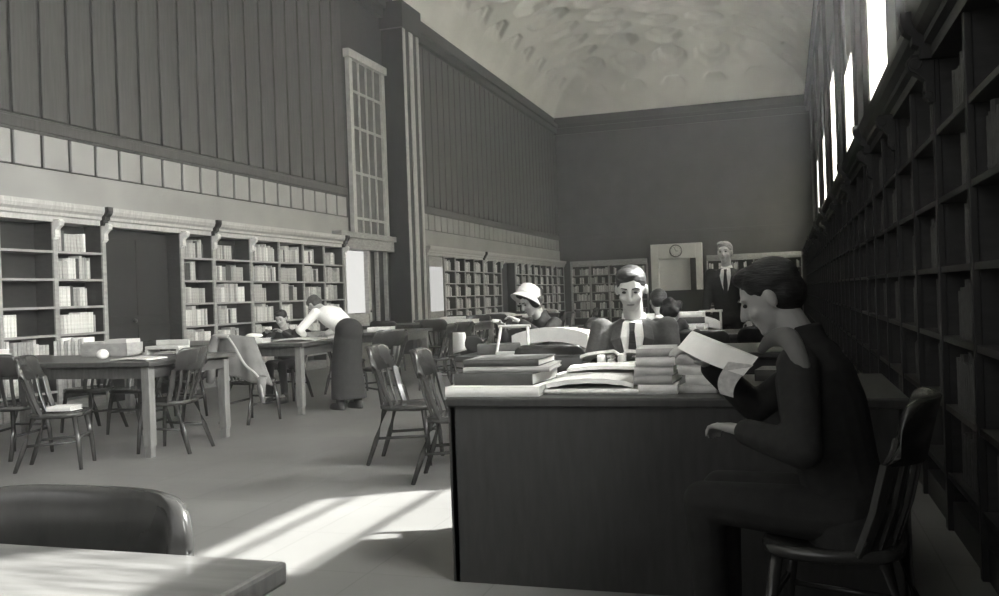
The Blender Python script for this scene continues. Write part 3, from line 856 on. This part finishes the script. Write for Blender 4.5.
fl = flat_book(-5.55, 7.05, Z0, .3, .2, .02, .2, M_['paper'], 'white booklet lying behind the wooden book rest', 'booklet')
# on chair seats / under
def on_seat(x, y, lab): flat_book(x, y, .438, .2, .16, .035, .2, M_['paper'], lab)
on_seat(-5.38, 5.65, 'white book lying on a chair seat in front of the left oak table')
# second table
flat_book(-5.7, 8.8, Z0, .3, .22, .05, .1, M_['paper'], 'white book on the second oak table behind the coat-draped chair')
sheet_curl('newspaper', -5.35, 9.2, Z0, .5, .4, 8, .02, M_['paper'], 'newspaper spread under the arms of the leaning reader', .012, 'newspaper')
flat_book(-5.3, 9.62, Z0, .3, .2, .08, -.1, BOOKM[1], 'pale book lying at the back of the second oak table')
for (x, y, zz, rz, lab) in ((-5.4, 11.5, 0, .2, 'pale book on the table behind the leaning reader'), (-5.2, 14.5, 0, -.2, 'pale book on the fourth left table'), (-5.15, 17.5, 0, .3, 'white book at the right of the fifth left table')):
    flat_book(x, y, Z0, .34, .26, .06, rz, BOOKM[0], lab)
sheet_curl('newspaper', -5.6, 17.6, Z0, .6, .45, -8, .06, M_['paper'], 'white newspaper heaped on the fifth left table', .05, 'newspaper')
sheet_curl('newspaper', -5.5, 20.9, Z0, .6, .45, 8, .06, M_['paper'], 'white newspaper lying on the table by the glowing notice board', .05, 'newspaper')
flat_book(-5.6, 14.9, Z0, .4, .3, .1, .1, M_['paper'], 'thick white volume at the back of the fourth left table')
# second dark table: papers before the hatted woman
sheet_curl('newspaper', -1.75, 6.95, Z0 + .0, .62, .34, -4, .06, M_['paper'], 'large white newspaper spread before the hatted woman', .11, 'newspaper')
flat_book(-1.2, 6.9, Z0, .36, .25, .06, .1, BOOKM[0], 'cream book right of the newspaper of the hatted woman')
flat_book(-1.22, 6.9, Z0 + .061, .3, .2, .05, -.2, M_['paper'], 'white book on top of the cream book near the hatted woman')
flat_book(-2.05, 6.4, Z0, .32, .24, .07, .3, BOOKM[4], 'dark book on the left front of the second dark table')
# third table: books in front of the standing man
zz = Z0
for i, (w, d, h, rz, m) in enumerate(((.42, .3, .05, .05, 1), (.40, .28, .05, -.08, 0), (.36, .28, .06, .1, 4), (.36, .26, .05, -.05, 0))):
    flat_book(-.93, 8.85, zz, w, d, h, rz, BOOKM[m], 'large book, %s of the stack before the standing man' % names[i]); zz += h + .001
sheet_curl('newspaper', -.85, 9.3, Z0, .4, .3, 10, .06, M_['paper'], 'white newspaper behind the stack before the standing man', .1, 'newspaper')
zz = Z0
for i, (w, d, h, rz, m) in enumerate(((.2, .28, .07, .05, 0), (.2, .28, .07, -.08, 1), (.2, .28, .06, .1, 0))):
    flat_book(-1.3, 8.86, zz, w, d, h, rz, BOOKM[m], 'white-edged book, %s of the left pile before the standing man' % names[i]); zz += h + .001
# reading stands seen as bright frames near the hatted woman
def easel(x, y, rz, lab):
    e = empty('book_easel', (x, y, Z0), rz, lab, 'book easel')
    for s_ in (-1, 1): MB().tube([(s_ * .12, 0, 0), (s_ * .1, .1, .2)], .012, 6).build('leg', M_['trim'], e)
    MB().tube([(-.12, .1, .2), (.12, .1, .2)], .014, 6).build('top_bar', M_['trim'], e)
    MB().box(-.12, .12, -.02, .03, 0, .02).build('ledge', M_['trim'], e)
easel(-1.9, 6.25, .1, 'pale wooden book easel on the front edge of the second dark table')
easel(-.75, 9.4, -.1, 'pale wooden book easel at the back of the table before the standing man')
cl = MB()  # white sheet standing in for a highlight on the chair back
n = 10; rings = []
for k in range(n + 1):
    t = k / n
    rings.append([V((-.09 - .01 * t, .0, .90 - .19 * t)), V((.08 + .01 * t, .0, .90 - .15 * t)), V((.08 + .01 * t, .02 + .01 * math.sin(7 * t), .90 - .15 * t)), V((-.09 - .01 * t, .02 + .01 * math.sin(5 * t), .90 - .19 * t))])
cl.loft(rings); co = cl.build('cloth', M_['white'], smooth=True); co.location = (-2.75, 7.42, 0.0); co.rotation_euler = (0, 0, math.radians(-38))
tag(co, 'white patch standing in for a highlight on the chair back left of the hatted woman', 'cloth')

# coat draped over chair back: folds hang to the right
def coat():
    r = empty('draped_coat', (-5.32, 8.12, 0), math.radians(-10), 'pale grey coat with light lining draped over a chair back at the second oak table', 'coat')
    b = MB(); NU, NV = 26, 16; top = []
    def pt(u, v, off):
        # u across (-1..1), v down 0..1
        x = u * (.27 + .14 * v) + .10 * v * (u > 0)
        z = .925 - .04 * abs(u) - v * (.42 if u < .1 else .42 + .06 * u)
        y = -.31 - off - .05 * v + .10 * u * u - .022 * math.sin(u * 9 + v * 2.5) * (.3 + v)
        return V((x, y, z))
    g0 = [[pt(-1 + 2 * i / NU, j / NV, 0) for i in range(NU + 1)] for j in range(NV + 1)]
    g1 = [[pt(-1 + 2 * i / NU, j / NV, .018) for i in range(NU + 1)] for j in range(NV + 1)]
    vs = [p for g in g0 for p in g] + [p for g in g1 for p in g]
    N = (NU + 1) * (NV + 1); fs = []
    for j in range(NV):
        for i in range(NU):
            a = j * (NU + 1) + i
            fs.append((a, a + 1, a + NU + 2, a + NU + 1)); fs.append((a + N, a + N + NU + 1, a + N + NU + 2, a + N + 1))
    for i in range(NU): fs += [(i, i + N, i + 1 + N, i + 1), (NV * (NU + 1) + i, NV * (NU + 1) + i + 1, NV * (NU + 1) + i + 1 + N, NV * (NU + 1) + i + N)]
    for j in range(NV):
        a = j * (NU + 1); c = a + NU + 1
        fs += [(a, c, c + N, a + N), (a + NU, a + NU + N, c + NU + N, c + NU)]
    b.add(vs, fs); b.build('body', M_['coat'], r, smooth=True)
    MB().rope([(-.12, -.345, .9), (-.16, -.385, .7), (-.15, -.40, .52), (-.17, -.4, .44)], [.04, .05, .045, .035], 12, sx=1.2).build('sleeve', M_['coat'], r, smooth=True)
    MB().rope([(.02, -.335, .91), (.14, -.36, .8), (.28, -.37, .62), (.44, -.37, .50), (.48, -.35, .30)], [.011, .011, .013, .014, .010], 10).build('lining_edge', M_['lining'], r, smooth=True)
    MB().tube([(.47, -.34, .5), (.44, -.33, .38), (.46, -.33, .24)], [.05, .04, .02], 10).build('tail', M_['coat'], r, smooth=True)
    MB().rope([(-.24, -.27, .87), (-.15, -.33, .90), (-.02, -.36, .905), (.06, -.36, .9)], [.02, .026, .026, .018], 10).build('collar', M_['lining'], r, smooth=True)
coat()
cp = MB().ball((0, 0, .0), (.1, .08, .03)).build('white_hat', M_['white'], smooth=True); cp.location = (-5.52, 8.62, Z0 + .09)
cp.location = (-5.7, 8.8, Z0 + .082); tag(cp, 'small white hat resting on a book behind the coat-draped chair', 'hat')

# ------------------------------------------------------------ people
def R3(x=0, y=0, z=0): return Euler((math.radians(x), math.radians(y), math.radians(z)), 'XYZ').to_matrix()
def ik(a, c, l1, l2, pole):
    a = V(a); c = V(c); d = c - a; L = min(d.length, (l1 + l2) * .995); dn = d.normalized(); c = a + dn * L
    k = (l1 * l1 - l2 * l2 + L * L) / (2 * L); h = math.sqrt(max(l1 * l1 - k * k, 0))
    p = V(pole); p = (p - dn * p.dot(dn)).normalized()
    return a + dn * k + p * h, c
def remesh(o, vs, sm=6):
    r = o.modifiers.new('skin', 'REMESH'); r.mode = 'VOXEL'; r.voxel_size = vs; r.use_smooth_shade = True
    s_ = o.modifiers.new('smooth', 'SMOOTH'); s_.factor = .5; s_.iterations = sm
def oval(c, R_, rx, ry, n=18):
    return [V(c) + R_ @ V((rx * math.cos(2 * PI * k / n), ry * math.sin(2 * PI * k / n), 0)) for k in range(n)]
def hand(b, wrist, dirv, palm_n, curl=35, s=1.0, side=1):
    d = V(dirv).normalized(); nrm = V(palm_n); nrm = (nrm - d * nrm.dot(d)).normalized(); w = d.cross(nrm).normalized() * side
    wrist = V(wrist)
    for t in (-1.0, -.33, .33, 1.0):
        b.cone(wrist + d * .01 * s, wrist + d * .085 * s + w * t * .03 * s, .019 * s, .0125 * s, 8)
    for k, (t, L) in enumerate(((-1.0, .062), (-.33, .075), (.33, .07), (1.0, .055))):
        p = wrist + d * .09 * s + w * t * .031 * s
        a = math.radians(curl * .6); q = d
        for j, f in enumerate((.45, .33, .22)):
            ax = q.cross(nrm); 
            q2 = (d * math.cos(a) + nrm * math.sin(a)).normalized()
            e = p + q2 * L * f * s
            b.cone(p, e, (.0095 - j * .001) * s, (.0088 - j * .001) * s, 8)
            p = e; a += math.radians(curl)
    p = wrist + d * .025 * s - w * .028 * s
    e = p + (d * .6 - w * .75 + nrm * .25).normalized() * .045 * s
    b.cone(p, e, .013 * s, .0105 * s, 8)
    b.cone(e, e + (d * .9 - w * .25 + nrm * .35).normalized() * .032 * s, .0105 * s, .0085 * s, 8)

def person(label, loc, deg, pel, lean, hands, feet, head=(20, 0), hair='short', hairm='hair', top='suit', legs='suit', skirt=False,
           shirt=True, tie=True, s=1.0, vox=.009, elbow=((-.7, -.5, -.6), (.7, -.5, -.6)), side_lean=0, hat=None, collar=True, curl=35, top_name='jacket', palm=(0, .2, -1), name='person', sleeves=True):
    """local frame: faces +y.  pel = pelvis height; head=(pitch down, yaw to left) in degrees"""
    b = MB()
    P = V((0, 0, pel)); RT = R3(-lean, side_lean, 0)
    u = RT @ V((0, 0, 1)); R_ = RT
    neck = P + u * .50 * s; chest = P + u * .33 * s
    hp = R3(-head[0], 0, 0); HR = R3(0, 0, head[1]) @ hp
    nk2 = neck + (RT @ V((0, 0, 1)) * .4 + HR @ V((0, .15, 1)) * .6).normalized() * .085 * s
    hc = nk2 + HR @ V((0, .025, .095)) * s          # head centre
    # ---- body (skin), one continuous mesh
    ring = lambda t, rx, ry: oval(P + u * t * s, R_, rx * s, ry * s)
    b.loft([ring(-.10, .13, .09), ring(0, .155, .11), ring(.16, .13, .095), ring(.33, .155, .105), ring(.43, .15, .09), ring(.50, .07, .06)])
    b.cone(neck - u * .03 * s, hc - HR @ V((0, .01, .03)) * s, .056 * s, .052 * s)
    b.ball(hc + HR @ V((0, -.008, .025)) * s, (.074 * s, .094 * s, .088 * s), HR)
    b.ball(hc + HR @ V((0, .022, -.03)) * s, (.058 * s, .068 * s, .075 * s), HR)
    b.ball(hc + HR @ V((0, .055, -.085)) * s, (.032 * s, .028 * s, .022 * s), HR)
    b.cone(hc + HR @ V((0, .083, .022)) * s, hc + HR @ V((0, .106, -.018)) * s, .010 * s, .0135 * s, 10)
    for q in (-1, 1):
        b.ball(hc + HR @ V((q * .077, -.008, -.005)) * s, (.012 * s, .018 * s, .032 * s), HR)
        b.ball(hc + HR @ V((q * .03, .074, .034)) * s, (.028 * s, .014 * s, .009 * s), HR)
        b.ball(hc + HR @ V((q * .038, .06, -.022)) * s, (.024 * s, .022 * s, .022 * s), HR)
    sh = [P + u * .445 * s + R_ @ V((q * .175 * s, 0, 0)) for q in (-1, 1)]
    arms = []
    for i in (0, 1):
        el, wr = ik(sh[i], hands[i], .285 * s, .25 * s, elbow[i]); arms.append((sh[i], el, wr))
        b.cone(sh[i], el, .047 * s, .037 * s); b.cone(el, wr, .037 * s, .024 * s)
        dv = (wr - el).normalized(); dv = (dv + V((0, .25, 0))).normalized()
        hand(b, wr, dv, palm, curl, s, 1 if i == 0 else -1)
    hips = [P + R_ @ V((q * .09 * s, 0, -.02)) for q in (-1, 1)]
    lg = []
    for i in (0, 1):
        kn, an = ik(hips[i], feet[i], .43 * s, .43 * s, (0, 1, .25)); lg.append((hips[i], kn, an))
        b.cone(hips[i], kn, .075 * s, .05 * s); b.cone(kn, an, .05 * s, .033 * s)
        b.cone(an, an + V((0, .13, -.04)) * s, .035 * s, .028 * s)
    root = b.build(name, M_['skin'], smooth=True)
    remesh(root, vox, 5)
    root.location = loc; root.rotation_euler = (0, 0, math.radians(deg))
    tag(root, label, 'person')
    # ---- clothing
    t = MB()
    t.loft([ring(.06, .14, .11)] if skirt and lean > 40 else [ring(-.12, .185, .135), ring(-.02, .18, .135)])
    t.loft([ring(.05 if skirt and lean > 40 else -.03, .15, .118), ring(.13, .155, .12), ring(.30, .185, .13), ring(.41, .19, .115), ring(.475, .125, .085), ring(.505, .07, .065)])
    if top_name == 'dress': t.loft([ring(.47, .10, .075), ring(.53, .062, .06), ring(.56, .06, .058)])
    for (a, e, w_) in arms:
        t.ball(a, (.064 * s,) * 3)
        t.cone(a, e, .062 * s, .052 * s)
        w2 = e + (w_ - e) * (.93 if sleeves else .15)
        t.cone(e, w2, .054 * s, .042 * s)
    o = t.build(top_name, M_[top], root, smooth=True); remesh(o, vox * 1.3, 4)
    front = lambda x, y, z_: P + u * z_ * s + R_ @ V((x * s, y * s, 0))
    if shirt:
        f = MB()
        f.loft([[front(-.052, .095, .49), front(.052, .095, .49), front(.045, .06, .5), front(-.045, .06, .5)],
                [front(-.062, .132, .42), front(.062, .132, .42), front(.06, .09, .42), front(-.06, .09, .42)],
                [front(-.04, .146, .32), front(.04, .146, .32), front(.04, .10, .32), front(-.04, .10, .32)],
                [front(-.012, .143, .22), front(.012, .143, .22), front(.012, .1, .22), front(-.012, .1, .22)]])
        f.build('shirt', M_['shirt'], root, smooth=False, bevel=.004)
    if collar:
        c = MB(); cc = neck + u * .012 * s
        c.loft([oval(cc - u * .022 * s, R_, .068 * s, .066 * s, 24), oval(cc + u * .018 * s, R_, .06 * s, .06 * s, 24), oval(cc + u * .018 * s, R_, .055 * s, .055 * s, 24), oval(cc - u * .022 * s, R_, .06 * s, .06 * s, 24)], cap=False)
        c.build('collar', M_['shirt'], root, smooth=True)
    if tie:
        f = MB()
        f.loft([[front(-.016, .108, .492), front(.016, .108, .492), front(.016, .098, .492), front(-.016, .098, .492)],
                [front(-.013, .142, .45), front(.013, .142, .45), front(.013, .122, .45), front(-.013, .122, .45)],
                [front(-.024, .156, .33), front(.024, .156, .33), front(.024, .14, .33), front(-.024, .14, .33)],
                [front(-.02, .155, .22), front(.02, .155, .22), front(.02, .14, .22), front(-.02, .14, .22)]])
        f.build('tie', M_['hair'], root)
        lp = MB()
        for q in (-1, 1):
            lp.loft([[front(q * .055, .10, .49), front(q * .10, .085, .47), front(q * .10, .1, .46), front(q * .055, .115, .48)],
                     [front(q * .062, .142, .42), front(q * .115, .125, .40), front(q * .115, .14, .40), front(q * .062, .153, .42)],
                     [front(q * .045, .154, .32), front(q * .075, .148, .32), front(q * .075, .158, .32), front(q * .045, .163, .32)],
                     [front(q * .012, .153, .21), front(q * .03, .15, .21), front(q * .03, .158, .21), front(q * .012, .16, .21)]])
        lp.build('lapels', M_[top], root, bevel=.003)
    if skirt:
        k = MB(); base = (lg[0][2] + lg[1][2]) / 2
        mid = (lg[0][1] + lg[1][1]) / 2
        if mid.z < P.z - .25:
            k.loft([oval(P - V((0, 0, .04)), Matrix.Identity(3), .165 * s, .15 * s), oval(P - V((0, 0, .14)), Matrix.Identity(3), .185 * s, .165 * s), oval(mid, Matrix.Identity(3), .2 * s, .17 * s), oval(V((base.x, base.y, .12)), Matrix.Identity(3), .23 * s, .2 * s)])
        else:
            for (h_, kn, an) in lg:
                k.cone(h_, kn, .11 * s, .085 * s); k.cone(kn, V((an.x, an.y, .2)), .09 * s, .11 * s)
        k.ball(P - u * (.03 if lean > 40 else -.02), (.182 * s, .15 * s, .17 * s), RT)
        o = k.build('skirt', M_[legs], root, smooth=True); remesh(o, vox * 1.4, 5)
    else:
        k = MB()
        k.ball(P - V((0, 0, .02)), (.17 * s, .13 * s, .12 * s), RT)
        for (h_, kn, an) in lg:
            k.cone(h_, kn, .09 * s, .066 * s); k.cone(kn, an + V((0, 0, .0)), .066 * s, .05 * s)
        o = k.build('trousers', M_[legs], root, smooth=True); remesh(o, vox * 1.4, 4)
    for (h_, kn, an) in lg:
        q = MB(); g = V((an.x, an.y, 0))
        q.loft([oval(g + V((0, .055, z_)), Matrix.Identity(3), rx, ry, 16) for z_, rx, ry in ((.0, .042, .125), (.02, .045, .13), (.05, .042, .12), (.075, .036, .08))])
        q.loft([oval(g + V((0, .0, z_)), Matrix.Identity(3), rx, ry, 16) for z_, rx, ry in ((.0, .04, .06), (.06, .043, .06), (.11, .045, .05))])
        q.build('shoe', M_['shoe'], root, smooth=True)
    # ---- face details
    for q in (-1, 1):
        e = MB().ball(hc + HR @ V((q * .03, .0775, .014)) * s, (.012 * s, .008 * s, .007 * s), HR, 12, 8); e.build('eye', M_['eye'], root, True)
        e = MB().cone(hc + HR @ V((q * .016, .09, .036)) * s, hc + HR @ V((q * .044, .08, .038)) * s, .0042 * s, .003 * s, 8); e.build('eyebrow', M_[hairm], root, True)
    MB().ball(hc + HR @ V((0, .088, -.052)) * s, (.022 * s, .007 * s, .006 * s), HR, 12, 8).build('mouth', M_['lip'], root, True)
    # ---- hair
    if hair:
        h = MB()
        h.ball(hc + HR @ V((0, -.022, .042)) * s, (.083 * s, .098 * s, .084 * s), HR)
        h.ball(hc + HR @ V((0, -.045, -.005)) * s, (.079 * s, .072 * s, .07 * s), HR)
        h.ball(hc + HR @ V((.02, .035, .098)) * s, (.055 * s, .05 * s, .03 * s), HR)
        if hair == 'bushy':
            for k in range(14):
                a = k * 2.4; h.ball(hc + HR @ V((math.cos(a) * .07, -.03 + math.sin(a) * .07, .04 + .05 * math.sin(k))) * s, (.036 * s,) * 3)
        if hair == 'bun':
            h.ball(hc + HR @ V((0, -.12, .03)) * s, (.05 * s, .045 * s, .05 * s), HR)
            for q in (-1, 1): h.ball(hc + HR @ V((q * .07, -.01, .0)) * s, (.03 * s, .06 * s, .06 * s), HR)
        o = h.build('hair', M_[hairm], root, smooth=True); remesh(o, .009, 3)
    if hat:
        ha = MB(); Mh = (HR @ R3(hat, 0, 0)).to_4x4(); c = hc + HR @ V((0, -.01, .06)) * s
        ha.lathe([(.0, .10), (.05, .097), (.08, .082), (.096, .04), (.102, -.01), (.135, -.05), (.142, -.056), (.138, -.062), (.098, -.02), (.088, .03), (.0, .09)], c, 32, M=Mh)
        ho = ha.build('hat', M_['straw'], root, smooth=True)
        MB().lathe([(.098, .035), (.1035, -.006), (.106, -.005), (.1005, .037)], c, 32, M=Mh).build('hat_band', M_['straw'], ho)
    return root, (P, u, hc, arms)

# young man across the desk
person('young man in grey suit and dark tie, looking down to read across the desk', (-.785, 4.88, 0), 184, .56, 5,
       [V((-.11, .40, .87)), V((.13, .40, .87))], [V((-.12, .40, .09)), V((.12, .40, .09))], head=(22, 0), s=1.0, top='suit2', legs='suit', vox=.007, elbow=((-.5, -.6, -.8), (.5, -.6, -.8)), curl=25)
# standing man
person('standing man in dark suit with pale hair, arms at his sides, near the clock alcove', (-.61, 10.3, 0), 176, .93, 2,
       [V((-.24, .10, .84)), V((.24, .10, .84))], [V((-.12, .0, .09)), V((.12, .03, .09))], head=(6, -8), hairm='hair_l', vox=.011, elbow=((-.6, -.8, 0), (.6, -.8, 0)), s=1.0)
# white shirted reader leaning over table
person('reader in white shirt and long dark skirt bending over the second oak table', (-4.70, 9.12, 0), 66, .90, 62,
       [V((-.14, .62, .84)), V((.16, .60, .84))], [V((-.1, .05, .09)), V((.1, -.02, .09))], head=(55, 10), s=.92, hair='short', hairm='hair_m', top='shirt', legs='skirt', skirt=True, shirt=False, tie=False, collar=False, vox=.011,
       elbow=((-.8, .2, -.6), (.8, .2, -.6)), top_name='shirt')
# child in dark behind second table
person('child in dark clothes sitting behind the second oak table, face towards the camera', (-6.02, 10.05, 0), 186, .46, 12,
       [V((-.1, .36, .86)), V((.12, .36, .86))], [V((-.1, .36, .09)), V((.1, .36, .09))], head=(24, 0), shirt=False, tie=False, collar=False, vox=.011, s=.88)
# hatted woman
person('woman in a pale straw hat and dark dress bent over her newspaper', (-1.95, 7.66, 0), 140, .52, 14,
       [V((-.16, .44, .98)), V((.14, .46, .96))], [V((-.1, .38, .09)), V((.1, .38, .09))], head=(30, 0), hair='bun', top='suit', legs='skirt', shirt=False, tie=False, collar=True, vox=.009, hat=58, top_name='dress')
# two heads behind the young man
person('reader with slicked dark hair seen from behind, just right of the young man', (-1.07, 8.22, 0), 12, .47, 14,
       [V((-.15, .46, .84)), V((.15, .46, .84))], [V((-.1, .38, .09)), V((.1, .38, .09))], head=(20, 10), vox=.012, s=.98)
person('reader with bushy dark hair seen from behind, nearest the clock alcove', (-.98, 7.55, 0), -10, .44, 20,
       [V((-.15, .46, .84)), V((.15, .46, .84))], [V((-.1, .38, .09)), V((.1, .38, .09))], head=(26, 0), vox=.012, hair='bushy', s=.92)
# partly hidden reader left of hatted woman
person('dark-clothed reader beside the young man, head bowed and half hidden', (-1.42, 7.55, 0), 176, .44, 30,
       [V((-.1, .40, .84)), V((.12, .40, .84))], [V((-.1, .38, .09)), V((.1, .38, .09))], head=(50, -20), vox=.012, s=.86)
# foreground reader on the right
RP, info = person('shadowed reader in profile in the right foreground holding an open newspaper', (.16, 2.95, 0), 76, .53, 12,
       [V((-.21, .25, .77)), V((.0, .42, .95))], [V((-.1, .40, .09)), V((.1, .42, .09))], head=(28, 8), hair='short', top='suit', legs='skirt', skirt=False, shirt=False, tie=False, collar=False, vox=.007, top_name='dress')
# newspaper held up in front of the foreground reader
def newspaper():
    def P_(x, y, z): return V((x, y, z))
    rings = []
    n = 14
    for k in range(n + 1):
        t = k / n                      # along the fold from upper left to lower right
        base = V((-.30, 3.0, 1.063)).lerp(V((-.09, 2.88, .982)), t)
        q = .008 * math.sin(PI * t)
        rings.append([base, base + V((.004, .02, .004)), base + V((-.035, -.02, -.043 - q)), base + V((-.04, -.04, -.048 - q))])
    o = MB().loft(rings).build('newspaper', M_['paper'])
    o2 = MB()
    rr = []
    for k in range(9):
        t = k / 8
        c = V((-.135, 2.86, .965)) + V((-.035 * math.sin(t * 2.2), -.0, -.10 * t))
        rr.append([c + V((-.04, .01, .01)), c + V((.035 - .035 * t, .0, .0)), c + V((.035 - .035 * t, .003, .0)), c + V((-.04, .014, .01))])
    o2.loft(rr).build('hanging_page', M_['paper2'], o)
    tag(o, 'large white newspaper held open by the shadowed reader in the right foreground', 'newspaper')
newspaper()
# pale scarf on her shoulder
P, u, hc, arms = info
sc = MB()
sc.rope([V((-.03, .24, 1.0)), V((-.09, .19, 1.04)), V((-.16, .12, 1.045)), V((-.215, .08, .99)), V((-.22, .05, .91))], [.012, .024, .034, .03, .016], 14, sx=.9)
sc.build('scarf', M_['coat'], RP, smooth=True)
# open book in the young man's hands
ob = MB(); rr = []
for k in range(13):
    t = -1 + 2 * k / 12
    zz = .03 * (1 - abs(t)) ** .5 * (abs(t) > .02) + .012
    rr.append([V((t * .2, -.13, zz)), V((t * .2, .13, zz)), V((t * .2, .13, zz - .014)), V((t * .2, -.13, zz - .014))])
o = ob.loft(rr).build('open_book', M_['paper2']); o.location = (-.77, 4.45, .865); o.rotation_euler = (math.radians(-10), 0, 0)
tag(o, 'open book held up in the hands of the young man in the grey suit', 'book')
